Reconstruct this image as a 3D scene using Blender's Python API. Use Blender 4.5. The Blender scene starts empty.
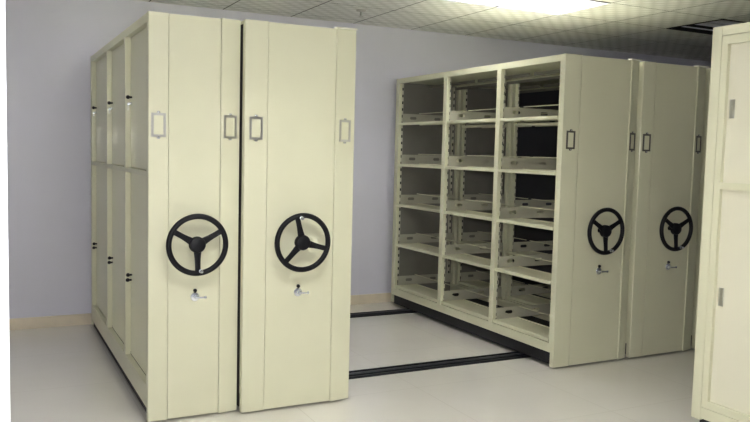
import bpy, bmesh, math, random
from mathutils import Vector, Matrix
random.seed(4)
S = bpy.context.scene
COL = S.collection
PI = math.pi

# ------------------------------------------------------------------ camera
F_PX, YAW, PITCH, ROLL = 773.86, 26.917, 4.4027, 1.3909
CAM = Vector((-0.7398, -3.9847, 1.4258))
y_, p_, r_ = map(math.radians, (YAW, PITCH, ROLL))
fwd = Vector((math.sin(y_)*math.cos(p_), math.cos(y_)*math.cos(p_), -math.sin(p_)))
rt = Vector((math.cos(y_), -math.sin(y_), 0)); up = rt.cross(fwd)
R_ = math.cos(r_)*rt + math.sin(r_)*up
U_ = -math.sin(r_)*rt + math.cos(r_)*up
cd = bpy.data.cameras.new('camera'); cam = bpy.data.objects.new('camera', cd); COL.objects.link(cam)
cam.matrix_world = Matrix(((R_.x, U_.x, -fwd.x, CAM.x), (R_.y, U_.y, -fwd.y, CAM.y), (R_.z, U_.z, -fwd.z, CAM.z), (0, 0, 0, 1)))
cd.sensor_width = 36; cd.lens = F_PX/750*36; cd.clip_start = .02
S.camera = cam

# ------------------------------------------------------------------ world, light, exposure
w = bpy.data.worlds.new('world'); S.world = w; w.use_nodes = True
w.node_tree.nodes['Background'].inputs[0].default_value = (.75, .8, 1, 1)
w.node_tree.nodes['Background'].inputs[1].default_value = .02
S.view_settings.view_transform = 'Standard'; S.view_settings.look = 'None'
S.view_settings.gamma = 1; S.view_settings.use_curve_mapping = False
S.view_settings.exposure = 1.3
TUBE = 42.0       # emission of the lit tubes
FLASH = 20.0      # the camera's own flash

fl = bpy.data.lights.new('camera_flash', 'AREA'); fl.shape = 'RECTANGLE'; fl.size = .10; fl.size_y = .06; fl.energy = FLASH
fl.color = (1, .98, .95)
flo = bpy.data.objects.new('camera_flash', fl); COL.objects.link(flo)
flo.matrix_world = cam.matrix_world @ Matrix.Translation((.05, .09, 0))

# ------------------------------------------------------------------ materials
def mat(name, col, rough=.5, metal=0, coat=0, noise=0, nscale=8, bump=0, bscale=60, spec=.5):
    m = bpy.data.materials.new(name); m.use_nodes = True
    n = m.node_tree.nodes; l = m.node_tree.links; b = n['Principled BSDF']
    b.inputs['Roughness'].default_value = rough; b.inputs['Metallic'].default_value = metal
    b.inputs['Coat Weight'].default_value = coat; b.inputs['Coat Roughness'].default_value = .08
    b.inputs['Specular IOR Level'].default_value = spec
    b.inputs['Base Color'].default_value = (*col, 1)
    tc = n.new('ShaderNodeTexCoord')
    if noise:
        t = n.new('ShaderNodeTexNoise'); t.inputs['Scale'].default_value = nscale; t.inputs['Detail'].default_value = 4
        l.new(tc.outputs['Object'], t.inputs['Vector'])
        r = n.new('ShaderNodeValToRGB')
        r.color_ramp.elements[0].position = .3; r.color_ramp.elements[1].position = .7
        r.color_ramp.elements[0].color = (*[c*(1-noise) for c in col], 1)
        r.color_ramp.elements[1].color = (*[min(1, c*(1+noise)) for c in col], 1)
        l.new(t.outputs['Fac'], r.inputs['Fac']); l.new(r.outputs['Color'], b.inputs['Base Color'])
    if bump:
        t2 = n.new('ShaderNodeTexNoise'); t2.inputs['Scale'].default_value = bscale
        l.new(tc.outputs['Object'], t2.inputs['Vector'])
        bp = n.new('ShaderNodeBump'); bp.inputs['Strength'].default_value = bump; bp.inputs['Distance'].default_value = .002
        l.new(t2.outputs['Fac'], bp.inputs['Height']); l.new(bp.outputs['Normal'], b.inputs['Normal'])
    return m
CREAM = (.665, .66, .485)
M = {}
M['cream'] = mat('cream_powder_coat', CREAM, .42, coat=.15, noise=.02, nscale=3, bump=.12, bscale=220)
M['door'] = mat('cream_gloss_door', (.74, .74, .53), .36, coat=.25, noise=.02, nscale=3)
M['doorp'] = mat('pale_sliding_door', (.71, .69, .55), .42, coat=.15, noise=.02, nscale=3, bump=.12, bscale=220)
M['plate'] = mat('bracket_paint', (.44, .43, .34), .45, noise=.03)
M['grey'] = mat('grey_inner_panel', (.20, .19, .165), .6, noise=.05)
M['deep_shade'] = mat('deep_shade_grey', (.035, .035, .045), .6, noise=.03)  # near-black colour standing in for the unlit depth behind the open shelves
M['alu'] = mat('brushed_aluminium', (.8, .82, .86), .22, metal=1, noise=.03)
M['inner'] = mat('galvanised_cream', (.20, .195, .16), .4, noise=.03)
M['cap'] = mat('pale_cap', (.85, .84, .74), .4)
M['black'] = mat('black_plastic', (.005, .005, .008), .42, noise=.1, spec=.22)
M['rail'] = mat('blackened_steel', (.006, .007, .012), .45, noise=.3, nscale=30)
M['railg'] = mat('worn_steel_track', (.10, .105, .12), .4, metal=.6, noise=.2, nscale=40)
M['chrome'] = mat('chrome', (.72, .76, .82), .18, metal=1, noise=.03)
M['nickel_dim'] = mat('label_holder_metal_dim', (.10, .095, .08), .45, metal=.3, noise=.05)  # holder metal again, darkened for the dimmer reflections on the far units
M['nickel'] = mat('label_holder_metal', (.50, .50, .47), .3, metal=1, noise=.05)
M['dark'] = mat('dark_gap', (.006, .006, .008), .8, noise=.1)  # near-black parts; also painted shade in the unlit housing and unit gap
M['wall'] = mat('lavender_wall_paint', (.70, .70, .79), .8, noise=.015, nscale=2, bump=.15, bscale=120)
M['white'] = mat('white_paint', (.84, .85, .92), .55, noise=.01)
M['base'] = mat('beige_skirting', (.74, .66, .52), .4, noise=.06, nscale=9)
M['tile_gap_shade'] = mat('ceiling_void', (.04, .04, .04), .9, noise=.1)
M['fixw'] = mat('white_enamel', (.82, .83, .85), .35, noise=.01)

# perforated upright: slots punched at a regular pitch, drawn by the height and across position
def perforated():
    m = mat('perforated_upright', (.56, .54, .44), .4)
    n = m.node_tree.nodes; l = m.node_tree.links; b = n['Principled BSDF']
    tc = n.new('ShaderNodeTexCoord'); sx = n.new('ShaderNodeSeparateXYZ'); l.new(tc.outputs['Object'], sx.inputs[0])
    def mth(op, a, v=None):
        x = n.new('ShaderNodeMath'); x.operation = op; l.new(a, x.inputs[0])
        if v is not None:
            if isinstance(v, (int, float)): x.inputs[1].default_value = v
            else: l.new(v, x.inputs[1])
        return x.outputs[0]
    z = mth('LESS_THAN', mth('FRACT', mth('DIVIDE', sx.outputs['Z'], .061)), .4)
    c = mth('LESS_THAN', mth('ABSOLUTE', sx.outputs['X']), .0065)
    k = mth('MULTIPLY', z, c)
    mx = n.new('ShaderNodeMix'); mx.data_type = 'RGBA'; l.new(k, mx.inputs['Factor'])
    mx.inputs['A'].default_value = (.56, .54, .44, 1); mx.inputs['B'].default_value = (.02, .02, .02, 1)
    l.new(mx.outputs['Result'], b.inputs['Base Color'])
    return m
M['perf'] = perforated()

def floor_mat():
    m = mat('polished_vinyl_floor', (.5, .48, .42), .2, coat=.5)
    n = m.node_tree.nodes; l = m.node_tree.links; b = n['Principled BSDF']
    tc = n.new('ShaderNodeTexCoord')
    t = n.new('ShaderNodeTexNoise'); t.inputs['Scale'].default_value = 1.6; t.inputs['Detail'].default_value = 8
    l.new(tc.outputs['Object'], t.inputs['Vector'])
    r = n.new('ShaderNodeValToRGB'); r.color_ramp.elements[0].position = .25; r.color_ramp.elements[1].position = .75
    r.color_ramp.elements[0].color = (.74, .72, .66, 1); r.color_ramp.elements[1].color = (.80, .78, .73, 1)
    l.new(t.outputs['Fac'], r.inputs['Fac'])
    br = n.new('ShaderNodeTexBrick'); br.offset = 0; br.inputs['Scale'].default_value = 1
    br.inputs['Brick Width'].default_value = .8; br.inputs['Row Height'].default_value = .8
    br.inputs['Mortar Size'].default_value = .002; br.inputs['Mortar Smooth'].default_value = .1
    br.inputs['Color1'].default_value = (0, 0, 0, 1); br.inputs['Color2'].default_value = (0, 0, 0, 1)
    br.inputs['Mortar'].default_value = (1, 1, 1, 1)
    l.new(tc.outputs['Object'], br.inputs['Vector'])
    mx = n.new('ShaderNodeMix'); mx.data_type = 'RGBA'
    l.new(br.outputs['Fac'], mx.inputs['Factor']); l.new(r.outputs['Color'], mx.inputs['A']); mx.inputs['B'].default_value = (.66, .635, .58, 1)
    l.new(mx.outputs['Result'], b.inputs['Base Color'])
    return m
M['floor'] = floor_mat()

def ceil_mat():
    m = mat('embossed_ceiling_tile', (.74, .74, .68), .55)
    n = m.node_tree.nodes; l = m.node_tree.links; b = n['Principled BSDF']
    tc = n.new('ShaderNodeTexCoord')
    mp = n.new('ShaderNodeMapping'); mp.inputs['Rotation'].default_value = (0, 0, math.radians(45))
    mp.inputs['Scale'].default_value = (11, 11, 11)
    l.new(tc.outputs['Object'], mp.inputs['Vector'])
    ck = n.new('ShaderNodeTexVoronoi'); ck.inputs['Scale'].default_value = 1; ck.inputs['Randomness'].default_value = 0
    l.new(mp.outputs[0], ck.inputs['Vector'])
    r = n.new('ShaderNodeValToRGB'); r.color_ramp.elements[0].position = .15; r.color_ramp.elements[1].position = .6
    r.color_ramp.elements[0].color = (.93, .93, .92, 1); r.color_ramp.elements[1].color = (.66, .66, .64, 1)
    l.new(ck.outputs['Distance'], r.inputs['Fac']); l.new(r.outputs['Color'], b.inputs['Base Color'])
    return m
M['ceil'] = ceil_mat()
def emit(name, col, s):
    m = bpy.data.materials.new(name); m.use_nodes = True; n = m.node_tree.nodes; b = n['Principled BSDF']
    b.inputs['Base Color'].default_value = (.8, .8, .8, 1)
    b.inputs['Emission Color'].default_value = (*col, 1); b.inputs['Emission Strength'].default_value = s
    return m
M['tube'] = emit('lit_fluorescent_tube', (1, .98, .93), TUBE)
M['tubeoff'] = mat('unlit_fluorescent_tube', (.8, .8, .82), .2, noise=.01)

# ------------------------------------------------------------------ mesh helpers
class MB:
    def __init__(s): s.bm = bmesh.new()
    def box(s, x0, x1, y0, y1, z0, z1):
        vs = [s.bm.verts.new(v) for v in ((x0,y0,z0),(x1,y0,z0),(x1,y1,z0),(x0,y1,z0),(x0,y0,z1),(x1,y0,z1),(x1,y1,z1),(x0,y1,z1))]
        for f in ((3,2,1,0),(4,5,6,7),(0,1,5,4),(1,2,6,5),(2,3,7,6),(3,0,4,7)): s.bm.faces.new([vs[i] for i in f])
        return s
    def prism(s, pts, z0, z1):          # counter-clockwise outline in XY, extruded in Z
        a = [s.bm.verts.new((x, y, z0)) for x, y in pts]; b = [s.bm.verts.new((x, y, z1)) for x, y in pts]
        s.bm.faces.new(a[::-1]); s.bm.faces.new(b); k = len(pts)
        for i in range(k): s.bm.faces.new((a[i], a[(i+1) % k], b[(i+1) % k], b[i]))
        return s
    def cyl(s, p, q, r, r2=None, n=20):
        p, q = Vector(p), Vector(q); d = q-p; r2 = r if r2 is None else r2
        mt = Matrix.Translation((p+q)/2) @ d.to_track_quat('Z', 'Y').to_matrix().to_4x4()
        bmesh.ops.create_cone(s.bm, cap_ends=True, segments=n, radius1=r, radius2=r2, depth=d.length, matrix=mt)
        return s
    def lathe(s, prof, n=32):           # profile of (radius, y) turned about the Y axis
        rings = []
        for r, y in prof:
            if r < 1e-6: rings.append([s.bm.verts.new((0, y, 0))])
            else: rings.append([s.bm.verts.new((r*math.cos(2*PI*i/n), y, r*math.sin(2*PI*i/n))) for i in range(n)])
        for a, b in zip(rings, rings[1:]):
            for i in range(n):
                j = (i+1) % n
                if len(a) == 1: s.bm.faces.new((a[0], b[j], b[i]))
                elif len(b) == 1: s.bm.faces.new((a[i], a[j], b[0]))
                else: s.bm.faces.new((a[i], a[j], b[j], b[i]))
        return s
    def torus(s, R, r, n=56, k=14, y=0):
        g = [[s.bm.verts.new(((R+r*math.cos(b))*math.cos(a), y+r*math.sin(b), (R+r*math.cos(b))*math.sin(a)))
              for b in [2*PI*j/k for j in range(k)]] for a in [2*PI*i/n for i in range(n)]]
        for i in range(n):
            for j in range(k): s.bm.faces.new((g[i][j], g[i][(j+1) % k], g[(i+1) % n][(j+1) % k], g[(i+1) % n][j]))
        return s
    def mesh(s, name, m, smooth=False, bevel=0, seg=2):
        bmesh.ops.recalc_face_normals(s.bm, faces=s.bm.faces)
        if bevel:
            bmesh.ops.bevel(s.bm, geom=[e for e in s.bm.edges if len(e.link_faces) == 2 and e.calc_face_angle(0) > .6], offset=bevel, segments=seg, affect='EDGES', profile=.6)
        me = bpy.data.meshes.new(name); s.bm.to_mesh(me); s.bm.free(); me.materials.append(m)
        if smooth:
            me.polygons.foreach_set('use_smooth', [True]*len(me.polygons))
            me.set_sharp_from_angle(angle=math.radians(38))
        return me

def link(name, me, parent=None, loc=(0, 0, 0), rot=(0, 0, 0)):
    o = bpy.data.objects.new(name, me); COL.objects.link(o)
    if parent: o.parent = parent
    o.location = loc; o.rotation_euler = rot
    return o
def struct(name, me): o = link(name, me); o['kind'] = 'structure'; return o
def tag(o, label, cat, group=None):
    o['label'] = label; o['category'] = cat
    if group: o['group'] = group
    return o
def thing(name, label, cat, loc, group=None): return tag(link(name, None, None, loc), label, cat, group)
def copy_tree(o, parent=None):
    c = o.copy(); COL.objects.link(c)
    if parent: c.parent = parent
    for ch in list(o.children): copy_tree(ch, c)
    return c
def plate(name, outer, holes, t, m):    # flat sheet with holes: outline in (u, v) -> (x, z), thickness t along y
    cu = bpy.data.curves.new(name, 'CURVE'); cu.dimensions = '2D'; cu.fill_mode = 'BOTH'; cu.extrude = t/2
    for pts in [outer]+holes:
        sp = cu.splines.new('POLY'); sp.points.add(len(pts)-1); sp.use_cyclic_u = True
        for p, (u, v) in zip(sp.points, pts): p.co = (u, v, 0, 1)
    o = bpy.data.objects.new(name, cu); COL.objects.link(o)
    dg = bpy.context.evaluated_depsgraph_get(); me = bpy.data.meshes.new_from_object(o.evaluated_get(dg))
    bpy.data.objects.remove(o); bpy.data.curves.remove(cu)
    me.transform(Matrix.Rotation(PI/2, 4, 'X')); me.name = name; me.materials.clear(); me.materials.append(m)
    return me
def rect(x0, x1, z0, z1): return [(x0, z0), (x1, z0), (x1, z1), (x0, z1)]
def oval(cx, cz, a, r, n=8):
    return [(cx+a+r*math.cos(t), cz+r*math.sin(t)) for t in [-PI/2+PI*i/n for i in range(n+1)]] + \
           [(cx-a+r*math.cos(t), cz+r*math.sin(t)) for t in [PI/2+PI*i/n for i in range(n+1)]]

# ------------------------------------------------------------------ room
ZC, YW = 2.5714, 2.447
X0, X1, Y0 = -2.6, 8.2, -6.2
struct('floor', MB().box(X0-.1, X1+.1, Y0-.1, YW+.1, -.06, 0).mesh('floor', M['floor']))
struct('wall_back', MB().box(X0-.1, X1+.1, YW, YW+.1, 0, ZC+.2).mesh('wall_back', M['wall']))
struct('wall_left', MB().box(X0-.1, X0, Y0, YW, 0, ZC+.2).mesh('wall_left', M['wall']))
struct('wall_right', MB().box(X1, X1+.1, Y0, YW, 0, ZC+.2).mesh('wall_right', M['wall']))
struct('wall_front', MB().box(X0-.1, X1+.1, Y0-.1, Y0, 0, ZC+.2).mesh('wall_front', M['wall']))
struct('baseboard_back', MB().box(X0, X1, YW-.014, YW, 0, .088).mesh('baseboard_back', M['base'], bevel=.003))
struct('baseboard_left', MB().box(X0, X0+.014, Y0, YW-.014, 0, .088).mesh('baseboard_left', M['base'], bevel=.003))
# pale pillar at the left edge
struct('trim_1', MB().box(-.98, -.7075, -2.72, -2.50, 0, ZC).mesh('trim_1', M['white'], bevel=.003))

TX, TY, T = 1.6594, 1.0698, .6
LIGHTS = [(2.2594, .4698, True), (-.1406, .4698, True), (4.6594, .4698, False),
          (-.1406, -1.9302, True),
          (-.1406, -4.3302, True)]
skip = set()
for lx, ly, on in LIGHTS:
    i = round((lx-TX)/T); j = round((ly-TY)/T); skip |= {(i, j), (i+1, j)}
cb = MB()
for i in range(-8, 12):
    for j in range(-13, 3):
        if (i, j) in skip: continue
        x0 = max(TX+i*T+.006, X0); x1 = min(TX+(i+1)*T-.006, X1); yy0 = max(TY+j*T+.006, Y0); yy1 = min(TY+(j+1)*T-.006, YW)
        if x1 > x0 and yy1 > yy0: cb.box(x0, x1, yy0, yy1, ZC, ZC+.012)
struct('ceiling', cb.mesh('ceiling', M['ceil']))
vb = MB(); vb.box(X0-.1, X1+.1, Y0-.1, YW+.1, ZC+.2, ZC+.24)
for i in range(-8, 13): vb.box(TX+i*T-.0058, TX+i*T+.0058, Y0, YW, ZC+.001, ZC+.03)  # bars coloured dark for the shadows between the tiles
for j in range(-13, 4): vb.box(X0, X1, TY+j*T-.0058, TY+j*T+.0058, ZC+.0012, ZC+.0295)
struct('ceiling_void', vb.mesh('ceiling_void', M['tile_gap_shade']))

# ------------------------------------------------------------------ ceiling lights
FM = {}
def fixture(lx, ly, on, label):
    t = thing('ceiling_light', label, 'ceiling light', (lx+.6, ly+.3, ZC), 'recessed louvred ceiling lights')
    if not FM:
        h = MB(); a, b, d = .588, .288, .10
        h.box(-a, a, -b, b, d, d+.012)
        for s in (-1, 1):
            h.box(-a, a, s*b-.006, s*b+.006, -.004, d); h.box(s*a-.006, s*a+.006, -b-.006, b+.006, -.0035, d)
        for yy in (-.0965, .0965):      # folded reflector ridges between the tubes
            h.prism([(-a, yy-.02), (a, yy-.02), (a, yy+.02), (-a, yy+.02)], .07, d)
        FM['housing'] = h.mesh('housing', M['alu']); FM['dark'] = FM['housing'].copy(); FM['dark'].materials[0] = M['dark']  # second copy blackened as the shade inside the unlit fixture
        FM['tube'] = MB().cyl((-.57, 0, .055), (.57, 0, .055), .014, n=12).mesh('tube', M['tube'], True)
        FM['tubeoff'] = MB().cyl((-.57, 0, .055), (.57, 0, .055), .014, n=12).mesh('tube_unlit', M['tubeoff'], True)
        g = MB()
        for k in range(-4, 5): g.box(-a+.006, a-.006, k*.058-.0035, k*.058+.0035, -.003, .024)
        for k in range(1, 6): g.box(-a+k*.196-.001, -a+k*.196+.001, -b+.006, b-.006, -.001, .023)
        FM['louvre'] = g.mesh('louvre', M['fixw'])
        g = MB()
        for k in (-1, 0, 1): g.box(-a+.006, a-.006, k*.145-.003, k*.145+.003, -.003, .007)
        FM['open_louvre'] = g.mesh('open_louvre', M['white'])
    link('housing', FM['housing' if on else 'dark'], t); link('louvre', FM['louvre' if on else 'open_louvre'], t)
    for yy in (-.145, .0, .145): link('tube', FM['tube' if on else 'tubeoff'], t, (0, yy, 0))
    return t
names = ['bright louvred ceiling light above the open shelving unit, cut by the picture top',
         'lit louvred ceiling light over the leftmost shelving unit, just above the picture top',
         'unlit dark louvred ceiling panel showing above the near right cabinet',
         'lit louvred ceiling light in front of the left pair of shelving units',
         'lit louvred ceiling light behind the camera']
for (lx, ly, on), nm in zip(LIGHTS, names): fixture(lx, ly, on, nm)

# sprinkler head
sp = thing('fire_sprinkler', 'small pendant fire sprinkler hanging from the ceiling tiles near the back wall', 'sprinkler', (2.026, 1.80, ZC))
def turned(prof, n=24):
    b = MB().lathe(prof, n); bmesh.ops.rotate(b.bm, verts=b.bm.verts, cent=(0, 0, 0), matrix=Matrix.Rotation(PI/2, 3, 'X')); return b
link('escutcheon', turned([(0, 0), (.042, 0), (.038, -.010), (.014, -.016), (0, -.009)]).mesh('escutcheon', M['nickel'], True), sp)
link('sprinkler_body', turned([(0, -.008), (.009, -.008), (.009, -.03), (.012, -.034), (.005, -.05), (0, -.05)]).mesh('sprinkler_body', M['nickel'], True), sp)
link('deflector', turned([(0, -.05), (.020, -.050), (.020, -.053), (0, -.053)]).mesh('deflector', M['nickel'], True), sp)

# ------------------------------------------------------------------ floor rails
for yc, lab in ((.372, 'nearer black steel floor rail between the shelving units'), (1.985, 'farther black steel floor rail, close to the back wall')):
    r = thing('floor_rail', lab, 'rail', (0, yc, 0), 'floor rails under the shelving')
    b = MB().box(.06, 4.6, -.062, .062, 0, .004)
    for s in (-1, 1): b.box(.06, 4.6, s*.058-.006, s*.058+.006, 0, .014); b.box(.06, 4.6, s*.014-.005, s*.014+.005, 0, .013)
    link('channel', b.mesh('rail_channel', M['rail']), r)
    link('track', MB().box(.06, 4.6, -.008, .008, .0035, .018).mesh('rail_track', M['railg'], bevel=.002), r)

# ------------------------------------------------------------------ shelving
H, L = 2.09, 2.31
ZS = [.195, .583, .95, 1.318, 1.69]          # shelf surfaces
ST = [0.0, .70, 1.44, 2.25]                   # stations of the uprights (near edge), each .05 deep
CACHE = {}
def cached(key, fn):
    if key not in CACHE: CACHE[key] = fn()
    return CACHE[key]

def wheel_parts(root, x, ang, knob_ang, y=0):
    """three-spoke handwheel, axis towards -Y"""
    hw = link('handwheel', cached('rim', lambda: MB().torus(.1465, .0142).mesh('handwheel_rim', M['black'], True)), root, (x, y-.066, .927))
    hub = cached('hub', lambda: MB().lathe([(0, -.018), (.026, -.017), (.038, -.012), (.042, -.004), (.042, .018), (.030, .026), (.016, .03), (.016, .066+.012), (0, .066+.012)]).mesh('hub', M['black'], True))
    link('hub', hub, hw)
    def spoke():
        b = MB(); n = 6; secs = []
        for i in range(n+1):
            t = i/n; r = .030+t*.112; wd = .021-.006*t-.003*math.sin(PI*t); yy = .004*math.cos(PI*t); th = .006
            secs.append([b.bm.verts.new(v) for v in ((r, yy-th, -wd), (r, yy+th, -wd*.85), (r, yy+th, wd*.85), (r, yy-th, wd))])
        for a, c in zip(secs, secs[1:]):
            for k in range(4): b.bm.faces.new((a[k], a[(k+1) % 4], c[(k+1) % 4], c[k]))
        b.bm.faces.new(secs[0]); b.bm.faces.new(secs[-1][::-1])
        return b.mesh('spoke', M['black'], True, bevel=.002)
    sm = cached('spoke', spoke)
    for k in range(3): link('spoke', sm, hw, rot=(0, -math.radians(ang+120*k), 0))
    kb = cached('knob', lambda: MB().lathe([(0, -.03), (.006, -.03), (.0085, -.026), (.0085, -.020), (.005, -.016), (.005, -.008), (.010, -.006), (.010, 0), (0, 0)], 16).mesh('wheel_knob', M['chrome'], True))
    a = math.radians(knob_ang)
    link('folding_knob', kb, hw, (.135*math.cos(a), -.010, .135*math.sin(a)))['label'] = 'small chrome folding knob'

def lock_parts(root, x, y=0):
    lk = link('lock', cached('esc', lambda: MB().lathe([(0, -.016), (.009, -.016), (.011, -.012), (.011, -.006), (.021, -.004), (.024, 0), (0, 0)], 24).mesh('lock_escutcheon', M['chrome'], True)), root, (x, y, .646))
    lk['label'] = 'chrome locking handle'
    def lever():
        b = MB(); b.cyl((0, -.014, 0), (0, -.034, 0), .006, n=12); b.box(-.006, .046, -.036, -.030, -.0045, .0045); b.cyl((.046, -.036, 0), (.046, -.030, 0), .008, n=12)
        return b.mesh('lock_lever', M['chrome'], True, bevel=.001)
    link('lever', cached('lever', lever), lk)
    link('lock_button', cached('button', lambda: MB().lathe([(0, -.014), (.008, -.012), (.010, -.006), (.010, 0), (0, 0)], 16).mesh('lock_button', M['black'], True)), lk, (0, 0, .034))

def holder(root, x, z, y=0, tone='nickel'):
    def mk():
        outer = [(-.036, -.060), (-.010, -.060), (-.007, -.070), (.007, -.070), (.010, -.060), (.036, -.060), (.036, .060), (.010, .060), (.007, .070), (-.007, .070), (-.010, .060), (-.036, .060)]
        return plate('label_holder', outer, [rect(-.024, .0245, -.048, .048)], .004, M[tone])
    o = link('label_holder', cached('holder'+tone, mk), root, (x, y-.0025, z)); o['label'] = 'metal card holder frame'
    link('screw', cached('screw', lambda: MB().lathe([(0, -.003), (.0035, -.002), (.004, 0), (0, 0)], 12).mesh('screw', M['chrome'], True)), o, (0, -.002, .064))
    link('screw', CACHE['screw'], o, (0, -.002, -.064))
    return o

def end_panel(root, W, sl, sr, cap, wheel, knob, y=0, tone='nickel_dim', wx=0):
    """front panel: recessed centre board between two folded side strips"""
    far = tone == 'nickel_dim'; sl_ = .020 if far else .008; gp = .0045 if far else .0015
    link('end_panel', MB().prism([(sl+gp, y+.001), (W-sr-.0015, y+.001), (W-sr-.0015, y+.03), (sl+gp, y+.03)], .012, H-.002).mesh('end_panel', M['cream']), root)
    def strip(a, b, left):
        if left: pts = [(a, y+.004), (a+.003, y+.001), (b-.005, y-.002), (b-.001, y-.001), (b, y+.035), (a, y+.035)]
        else: pts = [(a, y+.002), (a+.001, y-.005), (a+.006, y-.006), (b, y+sl_), (b, y+.035), (a, y+.035)]
        return MB().prism(pts, .01, H).mesh('side_strip', M['cream'])
    link('side_strip', strip(0, sl, True), root); link('side_strip', strip(W-sr, W, False), root)
    if cap:
        o = link('strip_cap', MB().box(W-sr-.004, W+.001, y-.007, y+.035, H+.001, H+.009).mesh('strip_cap', M['cap'], bevel=.0015), root); o['label'] = 'pale cap plate'
    holder(root, sl*.5, 1.532, y, tone)
    holder(root, W-sr*.5, 1.535, y+(.0065 if far else .0015), tone).rotation_euler = (0, 0, math.atan2(sl_+.006, sr-.006))
    if wheel is not None:
        wheel_parts(root, W/2+wx, wheel, knob, y+.002); lock_parts(root, W/2+.004+wx*1.4, y+.001)

def base_parts(root, W, zt=.105):
    def chassis():
        b = MB(); b.box(.012, W-.012, .045, .105, .022, zt); b.box(.012, W-.012, L-.09, L-.04, .022, zt)
        b.box(.012, .045, .105, L-.09, .022, zt); b.box(W-.045, W-.012, .105, L-.09, .022, zt)
        b.box(.045, W-.045, .105, L-.09, zt-.02, zt-.002)  # added dark pan hides the floor to keep the interior dark
        return b.mesh('chassis', M['dark'])
    ch = link('chassis', cached(('ch', W, zt), chassis), root)
    rm = cached('roller', lambda: MB().lathe([(0, -.018), (.024, -.018), (.028, -.014), (.028, -.007), (.024, -.007), (.024, .007), (.028, .007), (.028, .014), (.024, .018), (0, .018)], 24).mesh('roller', M['black'], True))
    for yc in (.372, 1.985):
        for xx in (.065, W-.065): link('roller', rm, root, (xx, yc, .047))

def side_frame(W, left, doors=False):
    b = MB(); x0, x1 = (0, .03) if left else (W-.03, W)
    zb = .190 if doors else .168
    b.box(x0, x1, .0352, L-.02, 2.045, 2.085); b.box(x0, x1, .0352, L-.02, .072 if doors else .106, zb)
    for i, y in enumerate(ST):
        ya, yb = (.0352, .05) if i == 0 else (L-.06, L-.02) if i == 3 else (y, y+.05) if left else (y+.012, y+.038)
        b.box(x0, x1, ya, yb, zb, 2.045)
    if doors: b.box(x0, x1, .05, L-.06, 1.272, 1.298)
    return b.mesh('side_frame', M['cream'])

def open_body(root, W):
    base_parts(root, W)
    link('top_panel', cached(('top', W), lambda: MB().box(.001, W-.001, .0352, L-.02, 2.0852, 2.089).box(.03, W-.03, .0352, L-.02, 2.06, 2.085).mesh('top_panel', M['cream'])), root)
    link('rear_panel', cached(('rear', W), lambda: MB().box(0, W, L-.02, L, .03, H).mesh('rear_panel', M['cream'])), root)
    for left in (True, False): link('side_frame', cached(('sf', W, left), lambda: side_frame(W, left)), root)
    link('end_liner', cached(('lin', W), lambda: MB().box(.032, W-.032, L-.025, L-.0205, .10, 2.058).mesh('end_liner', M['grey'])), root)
    um = cached('up', lambda: MB().box(-.009, .009, 0, .024, 0, 1.83).mesh('upright', M['perf']))
    for y in ST:
        yy = y+.013 if 0 < y < 2 else (.0353 if y == 0 else L-.055)
        link('upright', um, root, (.0395, yy, .215)); link('upright', um, root, (W-.075, yy, .215))
    hw = .225                              # depth of one shelf board; a gap runs between the two
    for (ya, yb) in ((.066, .70), (.75, 1.44), (1.49, 2.25)):
        n = yb-ya
        def shelf():
            b = MB(); b.box(.012, hw, 0, n, -.004, 0); b.box(.006, .013, 0, n, -.022, .001); b.box(hw-.004, hw, 0, n, -.016, .006)
            return b.mesh('shelf', M['cream'])
        def rod(): return MB().cyl((0, 0, 0), (0, n, 0), .0034, n=8).mesh('centre_rod', M['cream'], True)
        def rodt(): return MB().box(-.003, .003, 0, n, -.012, .012).mesh('top_brace', M['inner'])
        sm = cached(('shelf', ya), shelf); rm = cached(('rod', ya), rod)
        pl = cached(('plate', W), lambda: plate('side_bracket', rect(.033, W-.05, 0, .084), [oval(.145, .046, .022, .0125), oval(.405, .046, .022, .0125)], .003, M['plate']))
        for z in ZS:
            link('shelf', sm, root, (0, ya, z))
            link('side_bracket', pl, root, (0, yb-.004 if yb < 2.2 else yb-.012, z+.001))
            link('centre_rod', rm, root, (hw-.01, ya, z+.092))
        for xx in (.30, W-.07): link('top_brace', cached(('tb', ya), rodt), root, (xx, ya, 2.03))

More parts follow.
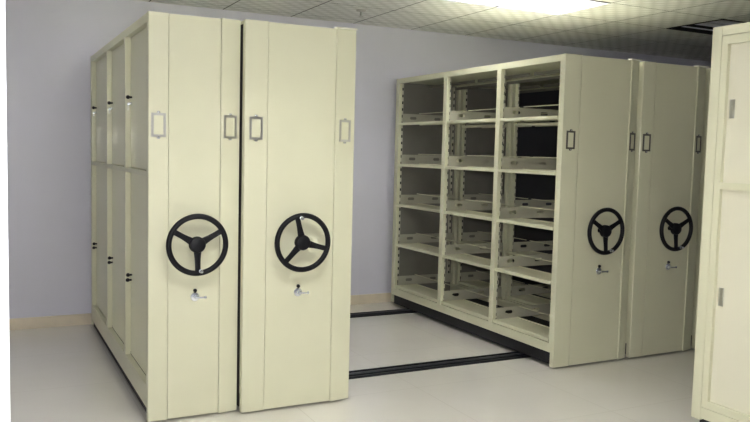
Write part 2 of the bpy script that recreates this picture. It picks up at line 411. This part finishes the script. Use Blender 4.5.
def door_body(root, W, door_mat_key, knobs=True, mirrored=False):
    """closed unit: two tiers of three doors on the left face; mirrored runs the length towards -Y"""
    base_parts(root, W, .071)
    link('top_panel', MB().box(.001, W-.001, .0352, L-.02, 2.0852, 2.089).mesh('top_panel', M['cream']), root)
    link('rear_panel', MB().box(0, W, L-.02, L, .03, H).mesh('rear_panel', M['cream']), root)
    link('side_frame', side_frame(W, True, True), root)
    link('side_panel', MB().box(W-.012, W, .0352, L-.0201, .07, 2.085).mesh('side_panel', M['cream']), root)
    bays = [(.05, .70), (.75, 1.44), (1.49, L-.06)]
    for ya, yb in bays:
        for za, zb in ((.190, 1.272), (1.298, 2.045)):
            d = link('door', MB().box(.0305, .05, 0, yb-ya-.006, 0, zb-za-.006).mesh('door', M['door'], bevel=.0015), root, (0, ya+.003, za+.003))
            zl = (.655 if za < 1 else 1.685)-za
            yl = yb-ya-.045
            def knob():
                b = MB(); b.cyl((.031, 0, 0), (.012, 0, 0), .006, n=16); bmesh.ops.create_uvsphere(b.bm, u_segments=16, v_segments=10, radius=.0115, matrix=Matrix.Translation((.008, 0, 0)))
                return b.mesh('door_knob', M['black'], True)
            kz = .014
            link('door_knob', cached('dk', knob), d, (0, yl, zl+kz))
            if za > 1:
                def key():
                    b = MB(); b.cyl((.03, 0, 0), (.012, 0, 0), .008, n=14); b.box(.004, .014, -.002, .002, -.012, .004); b.box(.007, .010, -.0015, .0015, -.034, -.010)
                    return b.mesh('key', M['chrome'], True)
                link('lock_key', cached('key', key), d, (0, yl, zl-.022))['label'] = 'chrome key in lock'
            else: link('door_knob', cached('dk', knob), d, (0, yl+.012, zl-.018))

yB = -.056
A = thing('mobile_shelving', 'leftmost cream shelving unit, narrow end panel, closed doors with small locks on its side', 'shelving unit', (0, -.005, 0), 'mobile shelving units')
end_panel(A, .471, .099, .104, False, 30, 276, tone='nickel')
door_body(A, .471, 'door')
B = thing('mobile_shelving', 'wide cream shelving unit whose handwheel has a spoke pointing up, beside the empty rail aisle', 'shelving unit', (.480, yB, 0), 'mobile shelving units')
end_panel(B, .636, .125, .121, True, 105, 97, tone='nickel', wx=-.006)
def shifted(root, dy): return root
open_body(B, .636)
link('gap_shade_sheet', MB().box(-.0025, -.0005, .04, L-.03, .03, 2.07).mesh('gap_shade_sheet', M['dark']), B)['label'] = 'added dark sheet for the shade in the gap'  # added sheet, its black stands in for shade between the left pair
C_ = thing('mobile_shelving', 'cream shelving unit showing empty open shelves, with a black handwheel on its end', 'shelving unit', (2.645, 0, 0), 'mobile shelving units')
end_panel(C_, .666, .135, .092, True, 30, 285, wx=.022)
open_body(C_, .666)
D = thing('mobile_shelving', 'second cream handwheel unit right of the open shelves, partly behind the near cabinet', 'shelving unit', (3.336, 0, 0), 'mobile shelving units')
end_panel(D, .634, .115, .110, True, 30, 285, wx=.008)
open_body(D, .634)
link('deep_shade_sheet', MB().box(.6345, .637, .04, L-.03, .12, 2.04).mesh('deep_shade_sheet', M['deep_shade']), D)['label'] = 'added dark sheet for the deep shade'  # added sheet, its dark colour stands in for shade beyond the shelves
Fu = thing('mobile_shelving', 'cream shelving unit seen only as a sliver between the last handwheel unit and near cabinet', 'shelving unit', (3.996, 0, 0), 'mobile shelving units')
end_panel(Fu, .634, .105, .092, False, None, None)
open_body(Fu, .634)

# near right cabinet, its row runs towards the camera
E = thing('sliding_door_cabinet', 'near cream cabinet cut by the right edge, two tiers of doors with slim pulls', 'cabinet', (2.51, -1.248, 0))
W = .60; HE = 2.08; LE = 2.3
link('end_panel', MB().box(0, W, -.056, 0, .10, HE).mesh('cabinet_end_panel', M['cream'], bevel=.0015), E)
link('rear_panel', MB().box(0, W, -LE, -LE+.03, .10, HE).mesh('cabinet_rear_panel', M['cream']), E)
link('top_panel', MB().box(0, W, -LE+.03, -.0575, 2.034, HE).mesh('cabinet_top', M['cream']), E)
link('side_panel', MB().box(W-.012, W, -LE+.03, -.0575, .17, 2.032).mesh('cabinet_side', M['cream']), E)
link('bottom_rail', MB().box(0, W-.014, -LE+.03, -.0575, .11, .166).mesh('cabinet_bottom_rail', M['cream']), E)
fb = MB(); fy0, fy1 = -LE+.03, -.0575
mid_y = (fy0+fy1)/2
fb.box(.002, .036, fy0, fy1, 1.99, 2.032); fb.box(.002, .036, fy0, fy1, .168, .206); fb.box(.002, .036, fy0, fy1, 1.281, 1.314)
for a, b in ((fy1-.036, fy1), (mid_y-.02, mid_y+.02), (fy0, fy0+.036)):
    fb.box(.002, .036, a, b, .206, 1.281); fb.box(.002, .036, a, b, 1.314, 1.99)
link('door_frame', fb.mesh('door_frame', M['cream']), E)
for ya, yb in ((fy0+.036, mid_y-.02), (mid_y+.02, fy1-.036)):
    for za, zb in ((.206, 1.281), (1.314, 1.99)):
        d = link('sliding_door', MB().box(.022, .040, 0, yb-ya, 0, zb-za).mesh('sliding_door', M['doorp']), E, (0, ya, za))
        zc = (.745 if za < 1 else 1.675)-za
        pm = cached('pull', lambda: MB().box(.019, .0222, -.014, .014, -.046, .046).mesh('pull_plate', M['nickel'], bevel=.001))
        p = link('pull', pm, d, (0, yb-ya-.028, zc)); p['label'] = 'slim recessed pull'
link('plinth', MB().box(.03, W-.03, -LE+.05, -.03, 0, .10).mesh('cabinet_plinth', M['dark']), E)
